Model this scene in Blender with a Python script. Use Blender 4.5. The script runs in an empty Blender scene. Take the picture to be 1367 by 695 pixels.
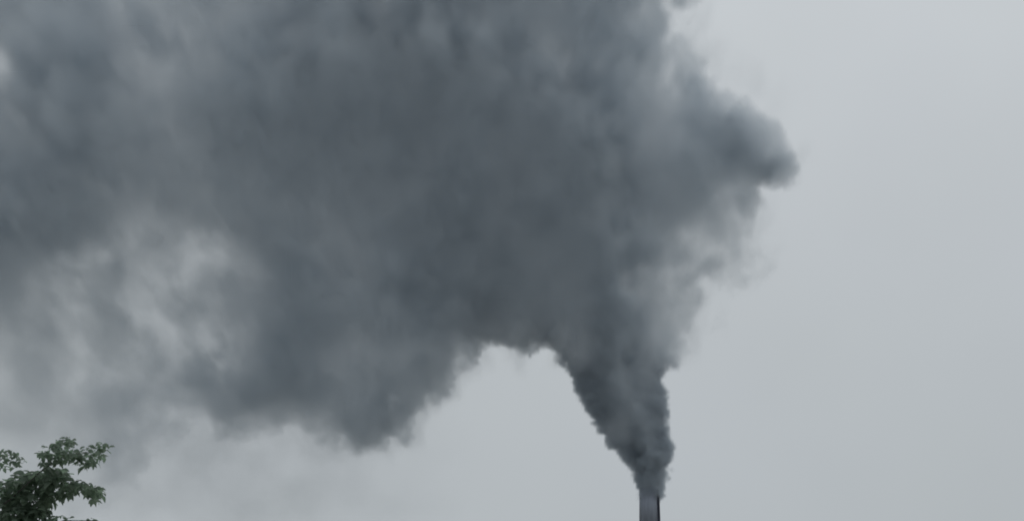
import bpy, bmesh, math, random
import numpy as np
from mathutils import Vector, Matrix, Euler

random.seed(7)
rng = np.random.default_rng(11)
scene = bpy.context.scene
col = scene.collection

# ------------------------------------------------------------------ camera
LENS, SENSOR, PITCH, EYE = 70.0, 36.0, math.radians(15.5), 1.7
cam_d = bpy.data.cameras.new('camera')
cam = bpy.data.objects.new('camera', cam_d)
col.objects.link(cam)
cam_d.lens, cam_d.sensor_width = LENS, SENSOR
cam_d.clip_start, cam_d.clip_end = 0.1, 20000
cam.location = (0, 0, EYE)
cam.rotation_euler = (math.pi / 2 + PITCH, 0, 0)
scene.camera = cam

# ------------------------------------------------------------------ world: overcast
SUN_EL, SUN_AZ = math.radians(55), math.radians(60)      # azimuth measured from +Y towards +X
world = bpy.data.worlds.new('World')
scene.world = world
world.use_nodes = True
wt = world.node_tree
wt.nodes.clear()
def wn(t, **k):
    n = wt.nodes.new(t)
    for a, v in k.items():
        setattr(n, a, v)
    return n
w_out = wn('ShaderNodeOutputWorld')
w_bg = wn('ShaderNodeBackground')
w_bg.inputs['Strength'].default_value = 0.1
w_sky = wn('ShaderNodeTexSky', sky_type='NISHITA', sun_disc=False)
w_sky.sun_elevation, w_sky.sun_rotation = SUN_EL, SUN_AZ
w_co = wn('ShaderNodeTexCoord')
w_sep = wn('ShaderNodeSeparateXYZ')
wt.links.new(w_co.outputs['Generated'], w_sep.inputs[0])
w_ramp = wn('ShaderNodeValToRGB')                         # overcast luminance by sine of elevation
w_ramp.color_ramp.interpolation = 'EASE'
els = w_ramp.color_ramp.elements
SKY_LO, SKY_MID, SKY_HI = (.432, .462, .479), (.555, .585, .605), (.67, .695, .715)
els[0].position, els[0].color = 0.08, (*SKY_LO, 1)
els[1].position, els[1].color = 0.42, (*SKY_MID, 1)
e = els.new(1.0); e.color = (*SKY_HI, 1)
wt.links.new(w_sep.outputs['Z'], w_ramp.inputs[0])
w_noise = wn('ShaderNodeTexNoise')
w_noise.inputs['Scale'].default_value = 5.0
w_noise.inputs['Detail'].default_value = 4.0
w_noise.inputs['Roughness'].default_value = 0.45
wt.links.new(w_co.outputs['Generated'], w_noise.inputs['Vector'])
w_cl = wn('ShaderNodeMapRange')                           # faint thicker and thinner cloud
w_cl.inputs['From Min'].default_value, w_cl.inputs['From Max'].default_value = .3, .7
w_cl.inputs['To Min'].default_value, w_cl.inputs['To Max'].default_value = 9.6, 10.4
wt.links.new(w_noise.outputs['Fac'], w_cl.inputs['Value'])
w_hue = wn('ShaderNodeMix', data_type='RGBA', blend_type='MIX')
w_hue.inputs[6].default_value = (1.0, 1.003, .99, 1)
w_hue.inputs[7].default_value = (1.0, .997, 1.012, 1)
w_n2 = wn('ShaderNodeTexNoise')
w_n2.inputs['Scale'].default_value = 9.0
wt.links.new(w_co.outputs['Generated'], w_n2.inputs['Vector'])
wt.links.new(w_n2.outputs['Fac'], w_hue.inputs[0])
w_m1 = wn('ShaderNodeVectorMath', operation='SCALE')
wt.links.new(w_ramp.outputs['Color'], w_m1.inputs[0])
wt.links.new(w_cl.outputs[0], w_m1.inputs['Scale'])
w_m2 = wn('ShaderNodeVectorMath', operation='MULTIPLY')
wt.links.new(w_m1.outputs[0], w_m2.inputs[0])
wt.links.new(w_hue.outputs[2], w_m2.inputs[1])
w_mix = wn('ShaderNodeMix', data_type='RGBA', blend_type='MIX')
w_mix.inputs[0].default_value = 0.96                      # cloud cover over the clear sky
wt.links.new(w_sky.outputs[0], w_mix.inputs[6])
wt.links.new(w_m2.outputs[0], w_mix.inputs[7])
wt.links.new(w_mix.outputs[2], w_bg.inputs['Color'])
wt.links.new(w_bg.outputs[0], w_out.inputs['Surface'])

sun_d = bpy.data.lights.new('sun', 'SUN')
sun = bpy.data.objects.new('sun', sun_d)
col.objects.link(sun)
sun_d.energy, sun_d.angle, sun_d.color = 0.6, math.radians(90), (1, .97, .93)
sdir = Vector((math.sin(SUN_AZ) * math.cos(SUN_EL), math.cos(SUN_AZ) * math.cos(SUN_EL), math.sin(SUN_EL)))
sun.rotation_euler = sdir.to_track_quat('Z', 'Y').to_euler()
sun.location = sdir * 300

vs = scene.view_settings
vs.view_transform, vs.look, vs.exposure, vs.gamma = 'Standard', 'None', 0.0, 1.0
vs.use_curve_mapping = False
scene.render.engine = 'CYCLES'
cy = scene.cycles
cy.volume_bounces, cy.max_bounces, cy.transparent_max_bounces = 8, 10, 8
cy.volume_step_rate, cy.volume_max_steps = 2.0, 1024
cy.use_denoising = True
cy.filter_width = 1.9

# ------------------------------------------------------------------ helpers
W, H = 1367.0, 695.0
K = SENSOR / LENS / W
CP, SP = math.cos(PITCH), math.sin(PITCH)
def ray(px, py):
    a, b = (px - W / 2) * K, (H / 2 - py) * K
    return Vector((a, CP - b * SP, SP + b * CP))
def at(px, py, Y):
    """World point seen at a pixel of the photograph, at distance Y in front of the camera."""
    d = ray(px, py)
    return Vector((0, 0, EYE)) + d * (Y / d.y)

def tag(o, label=None, cat=None, group=None, kind=None):
    for k, v in (('label', label), ('category', cat), ('group', group), ('kind', kind)):
        if v:
            o[k] = v
    return o
def link(name, me, m=None, parent=None):
    o = bpy.data.objects.new(name, me)
    col.objects.link(o)
    if m is not None and not me.materials:
        me.materials.append(m)
    if parent:
        o.parent = parent
    return o
def from_bm(name, bm, m, parent=None, smooth=True):
    me = bpy.data.meshes.new(name)
    bm.normal_update()
    bm.to_mesh(me)
    bm.free()
    for p in me.polygons:
        p.use_smooth = smooth
    return link(name, me, m, parent)
def empty(name, loc):
    o = bpy.data.objects.new(name, None)
    col.objects.link(o)
    o.location = loc
    return o
def lathe(bm, prof, seg=48, cap_bottom=False, cap_top=False):
    rings = []
    for r, z in prof:
        rings.append([bm.verts.new((r * math.cos(2 * math.pi * i / seg), r * math.sin(2 * math.pi * i / seg), z)) for i in range(seg)])
    for a, b in zip(rings, rings[1:]):
        for i in range(seg):
            bm.faces.new((a[i], a[(i + 1) % seg], b[(i + 1) % seg], b[i]))
    if cap_bottom:
        bm.faces.new(rings[0][::-1])
    if cap_top:
        bm.faces.new(rings[-1])
def tube(bm, pts, radii, seg=8):
    rings = []
    for k, (p, r) in enumerate(zip(pts, radii)):
        t = (pts[min(k + 1, len(pts) - 1)] - pts[max(k - 1, 0)]).normalized()
        u = t.cross(Vector((0.31, 0.87, 0.12))).normalized()
        v = t.cross(u)
        rings.append([bm.verts.new(p + (u * math.cos(2 * math.pi * i / seg) + v * math.sin(2 * math.pi * i / seg)) * r) for i in range(seg)])
    for a, b in zip(rings, rings[1:]):
        for i in range(seg):
            bm.faces.new((a[i], a[(i + 1) % seg], b[(i + 1) % seg], b[i]))
    bm.faces.new(rings[0][::-1])
    bm.faces.new(rings[-1])
def box(bm, c, s):
    r = bmesh.ops.create_cube(bm, size=1.0)
    bmesh.ops.scale(bm, vec=s, verts=r['verts'])
    bmesh.ops.translate(bm, vec=c, verts=r['verts'])

def material(name, base, rough=.6, metal=0.0, var=.25, scale=6.0, bump=.0, spec=.4, stretch=(1, 1, 1)):
    m = bpy.data.materials.new(name)
    m.use_nodes = True
    nt = m.node_tree
    b = nt.nodes['Principled BSDF']
    b.inputs['Roughness'].default_value = rough
    b.inputs['Metallic'].default_value = metal
    b.inputs['Specular IOR Level'].default_value = spec
    tc = nt.nodes.new('ShaderNodeTexCoord')
    mp = nt.nodes.new('ShaderNodeMapping')
    mp.inputs['Scale'].default_value = stretch
    nt.links.new(tc.outputs['Object'], mp.inputs[0])
    n = nt.nodes.new('ShaderNodeTexNoise')
    n.inputs['Scale'].default_value = scale
    n.inputs['Detail'].default_value = 6
    nt.links.new(mp.outputs[0], n.inputs['Vector'])
    mx = nt.nodes.new('ShaderNodeMix')
    mx.data_type = 'RGBA'
    mx.inputs[6].default_value = (*[c * (1 - var) for c in base], 1)
    mx.inputs[7].default_value = (*[c * (1 + var) for c in base], 1)
    nt.links.new(n.outputs['Fac'], mx.inputs[0])
    nt.links.new(mx.outputs[2], b.inputs['Base Color'])
    if bump:
        bp = nt.nodes.new('ShaderNodeBump')
        bp.inputs['Strength'].default_value = bump
        nt.links.new(n.outputs['Fac'], bp.inputs['Height'])
        nt.links.new(bp.outputs[0], b.inputs['Normal'])
    return m

# ------------------------------------------------------------------ ground
bm = bmesh.new()
N = 40
span = [-1.0 + 2.0 * i / N for i in range(N + 1)]
span = [math.copysign(abs(s) ** 2.2, s) * 9000 for s in span]
gv = [[bm.verts.new((x, y, 0)) for x in span] for y in span]
for j in range(N):
    for i in range(N):
        bm.faces.new((gv[j][i], gv[j][i + 1], gv[j + 1][i + 1], gv[j + 1][i]))
ground = from_bm('ground', bm, material('pale dusty yard', (.30, .29, .265), .95, var=.3, scale=.6, bump=.3))
tag(ground, 'flat pale dusty ground', kind='structure')

# ------------------------------------------------------------------ chimney
CH_Y = 210.0
top_c = at(865.5, 650, CH_Y)
ch_h = top_c.z
px_m = (at(866, 660, CH_Y) - at(865, 660, CH_Y)).x
R_TOP = 12.0 * px_m
R_BASE = R_TOP * 1.75
chimney = empty('chimney', (top_c.x, CH_Y, 0))
tag(chimney, 'tall slim grey steel chimney pouring out dark smoke', 'chimney')
def r_at(z):
    return R_BASE + (R_TOP - R_BASE) * (z / ch_h)
steel = material('weathered chimney steel', (.235, .265, .32), .62, .0, .3, 1.2, .12, .3, (3, 3, .25))
dark = material('dark strip', (.03, .034, .048), .7, .0, .3, 3, .0, .2)
conc = material('plinth concrete', (.3, .29, .27), .9, var=.2, scale=2, bump=.2)
NSEC = 9
for k in range(NSEC):                                     # rolled steel courses, lapped a little
    z0, z1 = ch_h * k / NSEC, ch_h * (k + 1) / NSEC
    bm = bmesh.new()
    lathe(bm, [(r_at(z0) - .10, z0 + .02), (r_at(z0), z0 + .02), (r_at(z1) , z1), (r_at(z1) - .10, z1)], 48)
    from_bm('shell_section', bm, steel, chimney)
    if 0 < k < NSEC - 1:
        bm = bmesh.new()
        lathe(bm, [(r_at(z0) - .02, z0 - .07), (r_at(z0) + .015, z0 - .07), (r_at(z0) + .015, z0 + .07), (r_at(z0) - .02, z0 + .07)], 48)
        from_bm('flange', bm, steel, chimney, False)
bm = bmesh.new()
lathe(bm, [(R_TOP - .16, ch_h - .5), (R_TOP - .16, ch_h + .02), (R_TOP + .03, ch_h + .02), (R_TOP + .03, ch_h - .12), (R_TOP - .02, ch_h - .12)], 48)
from_bm('rim', bm, steel, chimney, False)
ang = math.radians(-20)
bm = bmesh.new()
ux, uy = math.cos(ang), math.sin(ang)
tube(bm, [Vector((ux * (r_at(z) + .06), uy * (r_at(z) + .06), z)) for z in (.6, ch_h * .5, ch_h - .25)], [.17, .17, .17], 12)
from_bm('side_strip', bm, dark, chimney)  # slim dark upright strip along the right side of the shell
bm = bmesh.new()
lathe(bm, [(R_BASE + .9, .0), (R_BASE + .9, .8), (R_BASE + .75, .95), (R_BASE * .9, .95)], 12, True, True)
from_bm('plinth', bm, conc, chimney, False)

# ------------------------------------------------------------------ smoke
# Thickness chart of the plume: grey level of the smoke every 50 px, rows from y = 25
ROWS = [
 [122,120,118,128,130,124,118,108,104,100, 98, 98,102,104,107,107,116,138,150,155,155,155,155],
 [118,112,110,124,122,122,108,102,100, 97, 95, 94, 96, 98,110,108,112,134,150,150,150,150,150],
 [130,106,104,118,120,110,100, 95, 93, 92, 91, 90, 93, 95,100,102,108,136,136,140,150,150,150],
 [112,102,100,108,112,104, 97, 92, 91, 90, 89, 88, 90, 92, 94, 98,102,124,118,115,122,150,150],
 [103,100,100,106,108,106,100, 95, 93, 92, 90, 88, 88, 89, 90, 93, 97,106,109,109,112,135,150],
 [100, 98,102,115,112,110,104,100, 98, 96, 93, 88, 86, 87, 88, 91, 96,103,112,138,140,150,160],
 [100,102,118,134,132,139,112, 98,102,100, 92, 86, 84, 86, 88, 90, 96,112,148,156,168,180,185],
 [114,126,136,140,142,139,118, 98, 97,100, 90, 85, 83, 85, 88, 90, 98,130,152,168,180,185,185],
 [128,140,140,141,147,138,118, 98, 95,100, 96, 88, 84, 86, 88, 88, 92,124,160,175,185,185,185],
 [140,141,141,140,140,128,118, 95,100,108,104,100,102, 98, 90, 86, 88,110,160,185,185,185,185],
 [150,148,140,134,138,120,104, 98,100,104,104,112,120,100, 90, 84, 84, 90,100,185,185,185,185],
 [156,152,146,146,148,138,124,122,116,106,110,120,120,100, 90, 84, 84, 86, 90,185,185,185,185],
 [158,155,150,148,152,155,160,162,150,150,160,165,150,100, 90, 82, 82, 84, 90,185,185,185,185],
 [158,156,152,152,155,158,163,166,168,172,176,165,150,100, 90, 82, 82, 84, 90,185,185,185,185],
]
# Correction of the chart (log of thickness), same layout
ADJ = [
 [0.60,0.57,0.66,0.30,0.10,0.94,0.62,0.33,0.72,0.43,-0.04,1.20,0.41,0.59,0.24,0.86,0.62,1.20,0.00,0.00,0.00,0.00,0.00],
 [0.92,-0.13,0.41,1.17,1.18,0.40,0.27,0.79,0.20,1.20,0.54,0.73,1.14,0.40,-0.08,0.57,1.19,1.20,0.00,0.00,0.00,0.00,0.00],
 [-1.20,1.20,1.20,-0.20,-0.11,0.31,0.99,1.04,0.45,0.45,0.03,0.40,-0.07,0.93,0.90,0.72,0.75,0.01,1.16,0.00,0.00,0.00,0.00],
 [0.83,1.20,1.20,0.57,-0.01,0.79,0.77,0.98,-0.00,0.09,0.15,-0.45,0.39,0.26,0.73,1.02,1.07,0.45,0.45,0.85,0.00,0.00,0.00],
 [0.20,0.07,0.79,0.82,0.43,0.36,0.31,0.50,0.17,-0.02,0.21,-0.30,0.45,-0.13,-0.03,0.63,1.20,0.59,1.01,0.48,0.32,0.00,0.00],
 [0.52,0.55,0.92,0.60,0.70,0.27,0.36,0.34,0.39,0.42,-0.04,0.12,0.16,-0.29,0.33,0.30,0.09,0.42,0.79,0.91,0.00,0.00,0.00],
 [0.78,0.96,0.74,-0.01,0.34,-0.00,0.99,0.58,0.67,0.20,0.22,-0.18,-0.27,-0.07,-0.25,0.15,1.06,0.91,0.41,0.54,0.00,0.00,0.00],
 [1.16,0.84,-1.20,0.89,0.06,-0.99,0.10,0.34,0.91,0.08,0.48,0.02,-0.32,-0.25,-0.28,-0.09,1.20,0.62,1.00,0.00,0.00,0.00,0.00],
 [0.76,0.91,0.06,1.12,-0.08,0.98,0.57,0.02,0.33,0.53,0.34,0.10,-0.41,-0.40,-0.16,-0.29,1.02,0.30,0.00,0.00,0.00,0.00,0.00],
 [0.30,1.04,0.90,0.89,0.03,0.37,-0.26,0.41,0.83,0.45,0.20,0.34,0.00,0.00,0.00,-0.65,0.68,0.39,0.00,0.00,0.00,0.00,0.00],
 [0.24,1.11,-1.20,0.24,0.23,0.68,0.67,0.47,0.55,0.40,0.43,0.42,0.00,0.00,0.00,0.00,-0.08,0.00,0.00,0.00,0.00,0.00,0.00],
 [0.97,0.93,0.46,0.82,0.67,0.00,0.00,0.00,0.00,0.66,0.94,0.00,0.00,0.00,0.00,0.00,-0.69,1.20,0.00,0.00,0.00,0.00,0.00],
 [0.00,0.00,0.00,1.20,0.00,0.00,0.00,0.00,0.00,0.00,0.00,0.00,0.00,0.00,0.00,0.00,0.00,0.97,0.00,0.00,0.00,0.00,0.00],
 [0.00,0.00,0.00,0.00,0.00,0.00,0.00,0.00,0.00,0.00,0.00,0.00,0.00,0.00,0.00,0.00,0.00,0.00,0.00,0.00,0.00,0.00,0.00],
]
# Outline of the dense plume (pixels of the photograph, clockwise) with the softness of its edge in pixels
OUT = [(-235,60,40),(-190,-60,40),(-80,-130,45),(120,-150,45),(330,-190,45),(560,-200,45),(760,-180,35),(870,-140,30),(905,-100,26),(925,-30,22),(905,15,22),(922,60,20),(945,95,16),(975,128,13),(1008,146,11),
 (1034,166,10),(1056,196,8),(1068,226,5),(1062,248,6),(1040,253,6),(1014,244,7),(1031,282,8),(1004,305,11),(1012,345,18),(990,372,24),(950,398,26),(922,430,20),(914,466,9),
 (905,486,7),(886,494,5),(889,530,4),(893,570,4),(898,594,4),(890,625,3),(884,646,2),(880,664,2),
 (852,664,2),(847,646,2),(836,622,3),(818,598,3),(798,575,4),(780,548,4),(766,522,4),(758,490,5),(744,466,7),(724,462,8),(702,466,10),(684,460,10),(664,450,9),(640,456,12),
 (622,484,14),(600,506,16),(582,538,20),(552,567,22),(516,602,18),(470,606,13),(430,592,14),(395,576,14),(342,582,15),(292,590,20),
 (262,576,36),(235,600,60),(150,690,70),(60,740,80),(-120,740,80),(-200,640,70),(-180,480,60),(-230,330,50),(-215,190,45)]

G = 0.32                                                  # chart spacing in metres
X0, X1, Z0, Z1 = -80.0, 36.0, 29.0, 114.0
nx, nz = int((X1 - X0) / G) + 1, int((Z1 - Z0) / G) + 1
gx, gz = np.meshgrid(X0 + G * np.arange(nx), Z0 + G * np.arange(nz))
Yp = CH_Y
dy, dz = Yp, gz - EYE                                     # where each chart point appears from the camera
depth = dy * CP + dz * SP
PX = W / 2 + gx / depth / K
PY = H / 2 - (-dy * SP + dz * CP) / depth / K
def lut(rows, px, py):
    t = np.array(rows, float)
    u = np.clip((px - 25) / 50, 0, t.shape[1] - 1.001)
    v = np.clip((py - 25) / 50, 0, t.shape[0] - 1.001)
    i, j = u.astype(int), v.astype(int)
    fu, fv = u - i, v - j
    fu, fv = fu * fu * (3 - 2 * fu), fv * fv * (3 - 2 * fv)
    return (t[j, i] * (1 - fu) + t[j, i + 1] * fu) * (1 - fv) + (t[j + 1, i] * (1 - fu) + t[j + 1, i + 1] * fu) * fv
grey = lut(ROWS, PX, PY)
lin = ((grey / 255 + .055) / 1.055) ** 2.4
sky_px = 178 + (198 - 178) * np.clip((650 - PY) / 620, 0, 1)
sky_lin = ((sky_px / 255 + .055) / 1.055) ** 2.4
SMOKE_L = ((76 / 255 + .055) / 1.055) ** 2.4
tau = -np.log(np.clip((lin - SMOKE_L) / (sky_lin - SMOKE_L), .006, 1))
tau = tau + .75 * np.clip(tau - 1.4, 0, None) ** 2                      # the heart of the plume is opaque
# smaller folds: x, y, radii, turn in degrees, change of the log of thickness
FOLDS = [(885,112,28,13,-15,-.9),(905,130,30,10,20,-.5),(878,45,18,40,-20,-.6),(850,25,16,30,0,-.4),(968,258,22,8,-10,-.9),(985,300,22,8,35,-.8),
 (905,335,26,20,-20,-.7),(890,380,16,30,0,-.5),(940,350,18,14,0,-.6),(985,195,48,24,20,.6),(1040,226,22,16,0,.6),(1000,278,16,18,0,.6),(965,325,30,14,30,.3),
 (940,165,40,16,25,.4),(5,118,22,38,0,-.8),(185,88,30,18,0,-.4),(195,125,26,16,20,-.3),(272,318,20,28,0,-.5),(130,320,12,45,0,-.25),(225,330,20,20,0,-.25),
 (425,320,24,26,-20,-.35),(450,495,24,10,15,-.35),(415,500,14,20,0,-.3),(303,508,10,24,-25,-.7),(345,455,14,22,0,-.3),(140,535,50,16,-52,.22),
 (60,330,26,30,0,.3),(725,70,16,34,-10,-.55),(745,45,12,26,20,-.3),(290,560,26,14,0,.5),(330,30,40,26,0,-.25),(70,60,40,30,0,.15),(255,20,40,24,0,-.25),(215,430,24,30,0,-.25),(240,395,26,18,0,.25)]
# thin wisps outside the dense outline: x, y, radii, turn, thickness
WISPS = [(912,12,30,15,-10,.55),(895,40,30,24,40,.35),(925,78,22,20,50,.35),(948,96,18,22,0,.22),(985,128,36,14,35,.3),(1030,165,20,24,30,.22),(1062,240,10,14,0,.4),
 (1015,348,14,18,0,.16),(990,330,22,24,0,.3),(935,400,40,24,30,.2),(1000,290,30,18,20,.3),(960,372,40,26,10,.22),(918,455,16,26,0,.3),
 (650,468,20,16,0,.6),(702,478,12,12,0,.55),(690,470,16,7,30,.5),(716,474,12,6,-40,.4),(748,476,10,14,0,.5),(625,492,20,14,-40,.55),(590,520,30,18,-45,.5),(560,560,34,20,-45,.4),(520,600,26,14,-20,.4),(440,604,40,10,5,.35),(380,584,30,10,0,.35)]
def spot(x, y, rx, ry, turn):
    c, s_ = math.cos(math.radians(turn)), math.sin(math.radians(turn))
    dx, dy_ = PX - x, PY - y
    return np.hypot((dx * c + dy_ * s_) / rx, (-dx * s_ + dy_ * c) / ry)
tau0 = tau.copy()
folds = sum(f[5] * np.exp(-spot(*f[:5]) ** 2) for f in FOLDS)
tau = tau * np.exp(lut(ADJ, PX, PY) + folds)
# signed distance to the outline (positive inside), in pixels
poly = np.array([(a, b) for a, b, _ in OUT], float)
sft = np.array([c for _, _, c in OUT], float)
best = np.full(PX.shape, 1e9)
softp = np.zeros(PX.shape)
inside = np.zeros(PX.shape, bool)
for k in range(len(poly)):
    a, b = poly[k], poly[(k + 1) % len(poly)]
    d = b - a
    t = np.clip(((PX - a[0]) * d[0] + (PY - a[1]) * d[1]) / (d @ d), 0, 1)
    dist = np.hypot(PX - a[0] - t * d[0], PY - a[1] - t * d[1])
    s = sft[k] * (1 - t) + sft[(k + 1) % len(poly)] * t
    m = dist < best
    best[m], softp[m] = dist[m], s[m]
    cross = ((a[1] > PY) != (b[1] > PY))
    with np.errstate(divide='ignore', invalid='ignore'):
        xi = (b[0] - a[0]) * (PY - a[1]) / (b[1] - a[1]) + a[0]
    inside ^= cross & (PX < xi)
sd = np.where(inside, best, -best) * px_m
soft = softp * px_m
# depth: half the plume's thickness and the middle of it, both in metres
half = np.clip(np.sqrt(np.clip(sd, 0, None) * 9.0) + .5, .7, 17.0)
neck = np.clip((PY - 440) / 60, 0, 1) * np.clip((PX - 735) / 30, 0, 1)
half = half * (1 - neck) + np.clip(np.clip(sd, 0, None) * 1.4 + .5, .7, 12) * neck
mid = -6.0 * np.clip((700 - PX) / 600, 0, 1.4)            # drifts a little towards the camera
sig = tau / (2 * half * .667)
sig = np.clip(sig, 0, 2.4)
namp = np.clip(soft * 1.5, .6, 2.8) * (1 - .4 * np.clip((PY - 460) / 60, 0, 1) * (PX < 700))

# thin veil of old smoke hanging below the left of the plume
veil = .42 * np.clip((PX - 60) / 200, 0, 1) * np.clip((640 - PX) / 300, 0, 1) * np.clip((PY - 470) / 110, 0, 1) / 12.0
for f in WISPS:
    t = np.clip((1.25 - spot(*f[:5])) / .8, 0, 1)
    veil = veil + f[5] * t * t * (3 - 2 * t) / 12.0

fade = np.clip((729 - PY) / 34, 0, 1)                      # the old smoke thins out towards the ground
veil = veil * fade
sig = np.where(neck > .5, sig, sig * fade)

me = bpy.data.meshes.new('plume chart')
vv = np.zeros((nx * nz, 3), np.float32)
vv[:, 0], vv[:, 2] = gx.ravel(), gz.ravel()
me.vertices.add(nx * nz)
me.vertices.foreach_set('co', vv.ravel())
for nm, chans in (('chart_a', (sig, half, mid)), ('chart_b', (sd, soft, namp)), ('chart_c', (veil, veil * 0, veil * 0))):
    at_ = me.attributes.new(nm, 'FLOAT_VECTOR', 'POINT')
    at_.data.foreach_set('vector', np.stack([c.ravel() for c in chans], 1).astype(np.float32).ravel())
chart = bpy.data.objects.new('plume chart', me)           # data only, never linked to the scene

ng = bpy.data.node_groups.new('smoke density', 'GeometryNodeTree')
ng.interface.new_socket('Geometry', in_out='INPUT', socket_type='NodeSocketGeometry')
ng.interface.new_socket('Geometry', in_out='OUTPUT', socket_type='NodeSocketGeometry')
def gn(t, **k):
    n = ng.nodes.new(t)
    for a, v in k.items():
        setattr(n, a, v)
    return n
L = ng.links.new
def setin(sock, v):
    if isinstance(v, bpy.types.NodeSocket):
        L(v, sock)
    else:
        sock.default_value = v
def M(op, a, b=None, c=None, clamp=False):
    n = gn('ShaderNodeMath', operation=op, use_clamp=clamp)
    for i, v in enumerate((a, b, c)):
        if v is not None:
            setin(n.inputs[i], v)
    return n.outputs[0]
def V(op, a, b=None, s=None):
    n = gn('ShaderNodeVectorMath', operation=op)
    setin(n.inputs[0], a)
    if b is not None:
        setin(n.inputs[1], b)
    if s is not None:
        setin(n.inputs['Scale'], s)
    return n.outputs[0]
def noise(vec, scale, detail, rough=.5, lac=2.0):
    n = gn('ShaderNodeTexNoise', noise_dimensions='3D')
    setin(n.inputs['Vector'], vec)
    n.inputs['Scale'].default_value, n.inputs['Detail'].default_value = scale, detail
    n.inputs['Roughness'].default_value, n.inputs['Lacunarity'].default_value = rough, lac
    return n
pos = gn('GeometryNodeInputPosition').outputs[0]
oi = gn('GeometryNodeObjectInfo')
oi.inputs['Object'].default_value = chart
def named(nm):
    n = gn('GeometryNodeInputNamedAttribute', data_type='FLOAT_VECTOR')
    n.inputs['Name'].default_value = nm
    return n.outputs[0]
fa, fb, fc = named('chart_a'), named('chart_b'), named('chart_c')
def sep(v):
    n = gn('ShaderNodeSeparateXYZ')
    L(v, n.inputs[0])
    return n.outputs
def sample(vec):
    """Bilinear look-up of both charts at the x, z of vec."""
    x, y, z = sep(vec)
    u = M('MINIMUM', M('MAXIMUM', M('DIVIDE', M('SUBTRACT', x, X0), G), 0.0), nx - 1.001)
    v = M('MINIMUM', M('MAXIMUM', M('DIVIDE', M('SUBTRACT', z, Z0), G), 0.0), nz - 1.001)
    i, j = M('FLOOR', u), M('FLOOR', v)
    fu, fv = M('SUBTRACT', u, i), M('SUBTRACT', v, j)
    base = M('MULTIPLY_ADD', j, float(nx), i)
    out = []
    for f in (fa, fb, fc):
        c = []
        for off in (0, 1, nx, nx + 1):
            n = gn('GeometryNodeSampleIndex', data_type='FLOAT_VECTOR', domain='POINT')
            L(oi.outputs['Geometry'], n.inputs['Geometry'])
            L(f, n.inputs['Value'])
            L(M('ADD', base, float(off)), n.inputs['Index'])
            c.append(n.outputs[0])
        lo = V('ADD', c[0], V('SCALE', V('SUBTRACT', c[1], c[0]), s=fu))
        hi = V('ADD', c[2], V('SCALE', V('SUBTRACT', c[3], c[2]), s=fu))
        out.append(sep(V('ADD', lo, V('SCALE', V('SUBTRACT', hi, lo), s=fv))))
    return out
# first look-up tells how wild the smoke is here; the second one is read at a point pushed about by turbulence
_, b0, _ = sample(pos)
amp = b0[2]
flat = V('MULTIPLY', pos, (1.0, .22, 1.0))                  # billows hold together in depth
w1 = V('SUBTRACT', noise(flat, .10, 3, .55).outputs['Color'], (.5, .5, .5))
w2 = V('SUBTRACT', noise(flat, .30, 3, .6).outputs['Color'], (.5, .5, .5))
w3 = V('SUBTRACT', noise(flat, .95, 3, .6).outputs['Color'], (.5, .5, .5))
push = V('ADD', V('SCALE', w1, s=M('MULTIPLY', M('SUBTRACT', amp, .4), 6.0)), V('SCALE', w2, s=M('MULTIPLY', amp, 4.5)))
push = V('ADD', push, V('SCALE', w3, s=1.6))
q = V('ADD', pos, push)
A, B, C = sample(q)
veil_q = C[0]
sgm, hlf, midy = A
sdm, sfm, amp2 = B
yy = M('ABSOLUTE', M('SUBTRACT', M('SUBTRACT', sep(q)[1], CH_Y), midy))
yr = M('DIVIDE', yy, hlf)
prof = M('MAXIMUM', M('SUBTRACT', 1.0, M('MULTIPLY', yr, yr)), 0.0)   # fades out towards and away from the camera
edge = sdm
billow = M('SUBTRACT', noise(V('MULTIPLY', q, (1.0, .3, 1.0)), .5, 4, .6).outputs['Fac'], .5)
edge = M('ADD', edge, M('MULTIPLY', billow, M('MULTIPLY', amp2, 1.6)))
mr = gn('ShaderNodeMapRange', interpolation_type='SMOOTHSTEP')
setin(mr.inputs['Value'], edge)
setin(mr.inputs['From Min'], M('MULTIPLY', sfm, -.5))
setin(mr.inputs['From Max'], M('MULTIPLY', sfm, 1.1))
body = M('MULTIPLY', mr.outputs[0], prof)
lumps = noise(q, .10, 5, .58).outputs['Fac']
lm = gn('ShaderNodeMapRange')
setin(lm.inputs['Value'], lumps)
lm.inputs['From Min'].default_value, lm.inputs['From Max'].default_value = .3, .7
lm.inputs['To Min'].default_value, lm.inputs['To Max'].default_value = .25, 1.75
wm = gn('ShaderNodeMapRange', interpolation_type='SMOOTHSTEP')   # thick smoke is even, thin smoke is patchy
setin(wm.inputs['Value'], sgm)
wm.inputs['From Min'].default_value, wm.inputs['From Max'].default_value = .06, .24
wm.inputs['To Min'].default_value, wm.inputs['To Max'].default_value = .9, .15
def even(v):
    return M('MULTIPLY_ADD', M('SUBTRACT', v, 1.0), wm.outputs[0], 1.0)
dens = M('MULTIPLY', M('MULTIPLY', sgm, body), even(lm.outputs[0]))
fine = noise(V('MULTIPLY', V('ADD', pos, V('SCALE', push, s=.35)), (1.0, .35, 1.0)), .27, 5, .62).outputs['Fac']   # torn, curling detail
fm = gn('ShaderNodeMapRange')
setin(fm.inputs['Value'], fine)
fm.inputs['From Min'].default_value, fm.inputs['From Max'].default_value = .32, .68
fm.inputs['To Min'].default_value, fm.inputs['To Max'].default_value = .45, 1.55
dens = M('MULTIPLY', dens, even(fm.outputs[0]))
vy = M('DIVIDE', M('ABSOLUTE', M('SUBTRACT', sep(q)[1], CH_Y - 4.0)), 9.0)
vb = M('MAXIMUM', M('SUBTRACT', 1.0, M('MULTIPLY', vy, vy)), 0.0)
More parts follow.
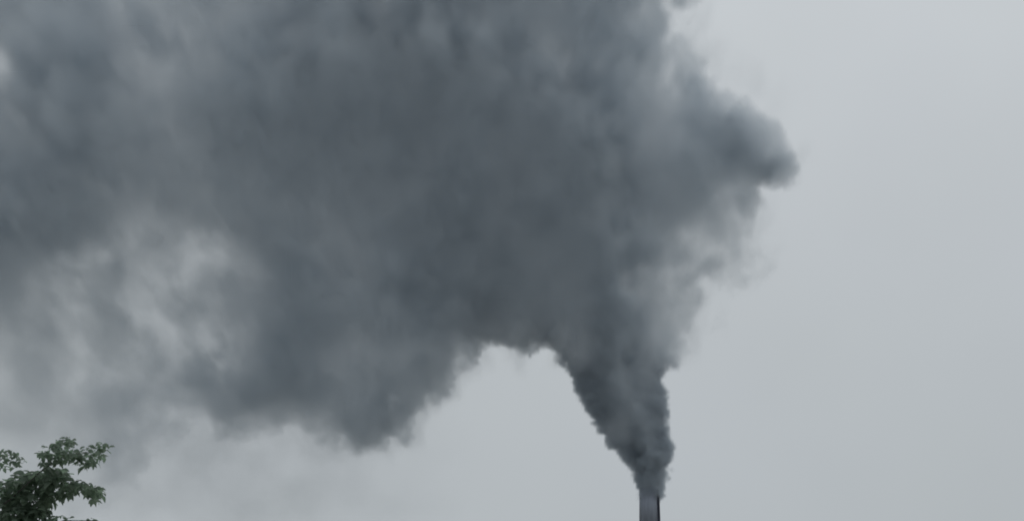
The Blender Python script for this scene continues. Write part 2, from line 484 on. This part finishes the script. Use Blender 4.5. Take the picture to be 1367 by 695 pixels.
dens = M('MULTIPLY_ADD', M('MULTIPLY', veil_q, vb), M('MULTIPLY', lm.outputs[0], fm.outputs[0]), dens)
dens = M('MAXIMUM', dens, 0.0)
vc = gn('GeometryNodeVolumeCube')
YA, YB = CH_Y - 30.0, CH_Y + 22.0
setin(vc.inputs['Density'], dens)
vc.inputs['Min'].default_value = (X0, YA, Z0)
vc.inputs['Max'].default_value = (X1, YB, Z1)
VOX = .30
vc.inputs['Resolution X'].default_value = int((X1 - X0) / VOX)
vc.inputs['Resolution Y'].default_value = int((YB - YA) / .6)
vc.inputs['Resolution Z'].default_value = int((Z1 - Z0) / VOX)
sm = bpy.data.materials.new('sooty smoke')
sm.use_nodes = True
st = sm.node_tree
st.nodes.clear()
so = st.nodes.new('ShaderNodeOutputMaterial')
pv = st.nodes.new('ShaderNodeVolumePrincipled')
pv.inputs['Color'].default_value = (.675, .725, .768, 1)
pv.inputs['Density'].default_value = 1.0
pv.inputs['Anisotropy'].default_value = 0.1
vi = st.nodes.new('ShaderNodeVolumeInfo')
fx = st.nodes.new('ShaderNodeValToRGB')                  # old thin smoke is greyer, the fresh smoke at the stack sootier
fe = fx.color_ramp.elements
fe[0].position, fe[0].color = .02, (.69, .732, .762, 1)
fe[1].position, fe[1].color = .65, (.48, .54, .595, 1)
for p_, c_ in ((.14, (.675, .726, .770, 1)), (.34, (.668, .724, .771, 1))):
    e = fe.new(p_)
    e.color = c_
st.links.new(vi.outputs['Density'], fx.inputs[0])
st.links.new(fx.outputs[0], pv.inputs['Color'])
st.links.new(pv.outputs[0], so.inputs['Volume'])
smat = gn('GeometryNodeSetMaterial')
smat.inputs['Material'].default_value = sm
L(vc.outputs[0], smat.inputs['Geometry'])
go = gn('NodeGroupOutput')
L(smat.outputs[0], go.inputs[0])
vol = bpy.data.volumes.new('smoke_plume')
vol.materials.append(sm)
smoke = bpy.data.objects.new('smoke', vol)
col.objects.link(smoke)
md = smoke.modifiers.new('density', 'NODES')
md.node_group = ng
tag(smoke, 'dense dark grey smoke plume rising from the chimney and drifting left', 'smoke', kind='stuff')

# the opaque heart of the plume, buried in the thick smoke
stp = 2
def soften(a, n):
    for _ in range(n):
        p = np.pad(a, 1, mode='edge')
        a = (p[:-2, 1:-1] + p[2:, 1:-1] + p[1:-1, :-2] + p[1:-1, 2:] + 4 * a) / 8
    return a
thick = soften(np.minimum(tau, tau0), 12)
cs, ch_, ct, cm = (a[::stp, ::stp] for a in (sd, half, thick, mid))
cpx, cpy = PX[::stp, ::stp], PY[::stp, ::stp]
cxg, czg = gx[::stp, ::stp], gz[::stp, ::stp]
ss = lambda a, lo, hi: (lambda t: t * t * (3 - 2 * t))(np.clip((a - lo) / (hi - lo), 0, 1))
hc = ch_ * .07 * ss(cs, 4.5, 9) * ss(ct, 5.0, 7.5) * ss(cpx, 330, 480) * (1 - ss(cpx, 740, 840))
hc = soften(hc, 4)
bm = bmesh.new()
vf, vb_ = {}, {}
def cv(j, i):
    if (j, i) not in vf:
        y, h = CH_Y + cm[j, i], max(hc[j, i], .0)
        vf[j, i] = bm.verts.new((cxg[j, i], y - h, czg[j, i]))
        vb_[j, i] = bm.verts.new((cxg[j, i], y + h + .05, czg[j, i]))
    return vf[j, i], vb_[j, i]
ok = hc > .02
for j in range(ok.shape[0] - 1):
    for i in range(ok.shape[1] - 1):
        if ok[j, i] and ok[j, i + 1] and ok[j + 1, i] and ok[j + 1, i + 1]:
            c = [cv(*t) for t in ((j, i), (j, i + 1), (j + 1, i + 1), (j + 1, i))]
            bm.faces.new([a for a, _ in c])
            bm.faces.new([b for _, b in c[::-1]])
rimv = [e for e in bm.edges if len(e.link_faces) == 1]
back = {v: k for k, v in vb_.items()}
front = {v: k for k, v in vf.items()}
for e in rimv:
    a, b = e.verts
    if a in front and b in front:
        try:
            bm.faces.new((b, a, vb_[front[a]], vb_[front[b]]))
        except ValueError:
            pass
bmesh.ops.recalc_face_normals(bm, faces=bm.faces)
soot = material('soot', (.30, .34, .375), 1.0, var=.1, scale=.2, spec=0)
core = from_bm('dense_core', bm, soot, smoke)

# ------------------------------------------------------------------ tree
TY = 30.0
bark = material('bark', (.05, .048, .044), .95, var=.4, scale=9, bump=.6, stretch=(1, 1, .3))
lm_ = bpy.data.materials.new('leaf')
lm_.use_nodes = True
lt = lm_.node_tree
lp = lt.nodes['Principled BSDF']
lp.inputs['Roughness'].default_value = .5
lp.inputs['Specular IOR Level'].default_value = .35
lg = lt.nodes.new('ShaderNodeNewGeometry')
lo_ = lt.nodes.new('ShaderNodeObjectInfo')
la = lt.nodes.new('ShaderNodeMath'); la.operation = 'ADD'
lt.links.new(lg.outputs['Random Per Island'], la.inputs[0])
lt.links.new(lo_.outputs['Random'], la.inputs[1])
lf = lt.nodes.new('ShaderNodeMath'); lf.operation = 'FRACT'
lt.links.new(la.outputs[0], lf.inputs[0])
lr = lt.nodes.new('ShaderNodeValToRGB')
lr.color_ramp.elements[0].color = (.108, .148, .115, 1)
lr.color_ramp.elements[1].color = (.14, .18, .142, 1)
lt.links.new(lf.outputs[0], lr.inputs[0])
lt.links.new(lr.outputs[0], lp.inputs['Base Color'])
ltr = lt.nodes.new('ShaderNodeBsdfTranslucent')
ltm = lt.nodes.new('ShaderNodeMix')                      # light through a leaf is greener and stronger
ltm.data_type, ltm.blend_type = 'RGBA', 'MULTIPLY'
ltm.inputs[0].default_value = 1.0
ltm.inputs[7].default_value = (1.7, 1.8, 1.6, 1)
lt.links.new(lr.outputs[0], ltm.inputs[6])
lt.links.new(ltm.outputs[2], ltr.inputs['Color'])
lms = lt.nodes.new('ShaderNodeMixShader')
lms.inputs[0].default_value = .6
lt.links.new(lp.outputs[0], lms.inputs[1])
lt.links.new(ltr.outputs[0], lms.inputs[2])
lt.links.new(lms.outputs[0], lt.nodes['Material Output'].inputs['Surface'])

def leaf_geo(droop, wide):
    """Pointed oval leaf along +Y, folded on its midrib and bent downwards: vertices and faces."""
    prof = [(0, .04), (.18, .62), (.42, 1.0), (.68, .78), (.88, .36), (1.0, 0)]
    v, f = [], []
    for t, w in prof:
        z = -droop * t * t
        hw = wide * w / 2
        y = t * (1 - .25 * droop * t)
        v += [(-hw, y, z + hw * .35), (0, y, z), (hw, y, z + hw * .35)]
    for k in range(len(prof) - 1):
        a, b = 3 * k, 3 * k + 3
        f += [(a, a + 1, b + 1, b), (a + 1, a + 2, b + 2, b + 1)]
    return v, f
KINDS = [leaf_geo(.25, .58), leaf_geo(.42, .62), leaf_geo(.5, .52), leaf_geo(.15, .66)]
leaf_me = []
for v, f in KINDS:
    m_ = bpy.data.meshes.new('leaf')
    m_.from_pydata(v, [], f)
    m_.materials.append(lm_)
    leaf_me.append(m_)

trunk_x = at(-95, 700, TY).x
base = Vector((trunk_x, TY, 0))
tree = empty('leafy_tree', base)
tag(tree, 'dark green broadleaf tree with layered drooping sprays, lower left corner', 'tree')
def local(v):
    return v - base
leaves = []                                               # (matrix, kind)
def rosette(p, n, Ln, lo=-40, hi=20, lean=None):
    a0 = random.uniform(0, 6.28)
    for k in range(n):
        az = a0 + 6.283 * k / n + random.uniform(-.35, .35)
        el = math.radians(random.uniform(lo, hi))
        d = Vector((math.cos(az) * math.cos(el), math.sin(az) * math.cos(el), math.sin(el)))
        if lean is not None:
            d = (d + lean * .6).normalized()
        up = Vector((random.uniform(-.4, .4), random.uniform(-1.3, .1), 1))
        x = d.cross(up).normalized()
        z = x.cross(d)
        R = Matrix((x, d, z)).transposed().to_4x4()
        s = Ln * random.uniform(.75, 1.2)
        off = d * .015 + Vector((random.uniform(-.03, .03), random.uniform(-.03, .03), random.uniform(-.03, .03)))
        leaves.append((Matrix.Translation(local(p) + off) @ R @ Matrix.Scale(s, 4), random.randrange(4)))

# trunk and limbs
bm = bmesh.new()
fork = Vector((trunk_x + .25, TY + .1, 3.6))
tube(bm, [local(Vector((trunk_x, TY, -.1))), local(Vector((trunk_x + .02, TY, .4))), local(Vector((trunk_x + .1, TY, 2))), local(fork), local(fork + Vector((.1, 0, 1.4)))],
     [.26, .19, .165, .14, .09], 12)
from_bm('trunk', bm, bark, tree)
def P(px, py, dy=0.0):
    return at(px, py, TY + dy)
def limb(pts, r0, r1):
    bm = bmesh.new()
    n = len(pts)
    tube(bm, [local(p) for p in pts], [r0 + (r1 - r0) * k / (n - 1) for k in range(n)], 7)
    return from_bm('branch', bm, bark, tree)
limb([fork, P(-40, 705, -.3), P(15, 665, -.4), P(55, 628, -.5), P(85, 608, -.5), P(122, 602, -.5)], .014, .004)
limb([fork + Vector((.05, 0, .6)), P(-30, 700, .2), P(30, 672, .1), P(80, 658, 0), P(112, 648, -.1), P(130, 655, -.1)], .014, .004)
limb([fork + Vector((.05, 0, .2)), P(-20, 735, -.2), P(40, 712, -.4), P(85, 694, -.5), P(128, 694, -.5)], .014, .004)
limb([fork + Vector((.1, 0, 1.0)), P(-60, 660, .3), P(-20, 630, .3), P(8, 608, .3), P(24, 604, .3)], .016, .004)
limb([fork + Vector((.1, 0, 1.2)), P(-120, 640, .8), P(-130, 600, .9), P(-110, 575, 1.0)], .05, .01)
limb([fork, P(-190, 720, -.6), P(-250, 680, -.9), P(-290, 650, -1.1)], .06, .01)
limb([fork, P(-60, 760, 1.0), P(0, 700, 1.6), P(40, 670, 2.0)], .06, .01)

R_ = Vector((1, 0, 0))
LF = .14
for px, py, n in ((86,590,6),(92,588,5),(76,594,6),(62,600,6),(70,606,7),(82,602,7),(94,604,6),(104,606,7),(114,602,6),(122,610,6),(130,600,6),(138,597,5),(134,606,4),
                  (116,618,6),(124,618,5),(98,611,6),(88,612,7),(76,614,7),(64,616,7),(56,606,4),(108,613,6)):
    for _ in range(3):
        rosette(P(px + random.uniform(-4, 4), py + random.uniform(-4, 4), -.5 + random.uniform(-.4, .4)), n, LF * .82, -35, 18, R_ * .3)
for px, py, n in ((84,652,6),(92,648,5),(100,644,7),(110,645,6),(119,650,6),(127,652,6),(133,658,5),(122,657,6),(112,654,5),(130,666,4),(100,652,6),(90,658,6),(80,662,6),(126,662,4),(76,656,5)):
    for _ in range(3):
        rosette(P(px + random.uniform(-4, 4), py + random.uniform(-4, 4), -.1 + random.uniform(-.4, .4)), n, LF * .8, -50, 10, R_ * .25)
for px, py, n in ((72,690,7),(80,688,6),(90,692,6),(98,697,5),(112,694,5),(122,692,6),(130,697,5),(116,700,6),(84,698,6)):
    rosette(P(px, py + 2, -.5 + random.uniform(-.3, .3)), n, LF * .8, -40, 15, R_ * .2)
for px, py, n in ((2,604,7),(8,600,5),(14,603,6),(22,607,5),(28,612,4),(10,612,7),(0,616,7),(18,616,6),(6,624,6),(20,622,5),(30,617,3)):
    rosette(P(px, py, .3 + random.uniform(-.4, .4)), n, LF * .85, -50, 12)
mass = [(0,640),(22,640),(34,632),(52,626),(74,622),(88,630),(88,640),(74,644),(68,654),(74,668),(62,680),(70,700),(66,712),(0,712)]
def within(pg, x, y):
    c = False
    for (ax, ay), (bx, by) in zip(pg, pg[1:] + pg[:1]):
        if (ay > y) != (by > y) and x < (bx - ax) * (y - ay) / (by - ay) + ax:
            c = not c
    return c
k = 0
while k < 185:
    x, y = random.uniform(0, 90), random.uniform(620, 712)
    if within(mass, x, y):
        rosette(P(x, y, random.uniform(-.45, .45)), random.randint(5, 7), LF * random.uniform(1.0, 1.25), -40, 20)
        k += 1
cc = Vector((trunk_x, TY, 5.1))
k = 0
while k < 420:                                            # the rest of the crown, outside the picture
    u = Vector((random.gauss(0, 1), random.gauss(0, 1), random.gauss(0, 1))).normalized() * random.uniform(.45, 1) ** .5
    p = cc + Vector((u.x * 2.6, u.y * 2.4, u.z * 1.9))
    d = p - Vector((0, 0, EYE))
    dep = d.y * CP + d.z * SP
    x, y = W / 2 + d.x / dep / K, H / 2 - (-d.y * SP + d.z * CP) / dep / K
    if x > -18 and y < 716:
        continue
    rosette(p, 7, LF * 1.05, -45, 25)
    k += 1
# the leaves that show largest are objects of their own, the others one mesh
def seen(M_):
    d = base + M_ @ Vector((0, .5, 0)) - Vector((0, 0, EYE))
    dep = d.y * CP + d.z * SP
    x, y = W / 2 + d.x / dep / K, H / 2 - (-d.y * SP + d.z * CP) / dep / K
    return (0 <= x <= W and 0 <= y <= H), dep - M_.to_scale().y * 4
order = sorted(range(len(leaves)), key=lambda q: (not seen(leaves[q][0])[0], seen(leaves[q][0])[1]))
for q_ in order[:300]:
    M_, kd = leaves[q_]
    o = bpy.data.objects.new('leaf', leaf_me[kd])
    col.objects.link(o)
    o.parent = tree
    o.matrix_local = M_
vs_, fs_ = [], []
for q_ in order[300:]:
    M_, kd = leaves[q_]
    b0_ = len(vs_)
    vs_ += [tuple(M_ @ Vector(v)) for v in KINDS[kd][0]]
    fs_ += [tuple(i + b0_ for i in f) for f in KINDS[kd][1]]
m_ = bpy.data.meshes.new('foliage')
m_.from_pydata(vs_, [], fs_)
fo = link('foliage', m_, lm_, tree)
fo['kind'] = 'stuff'
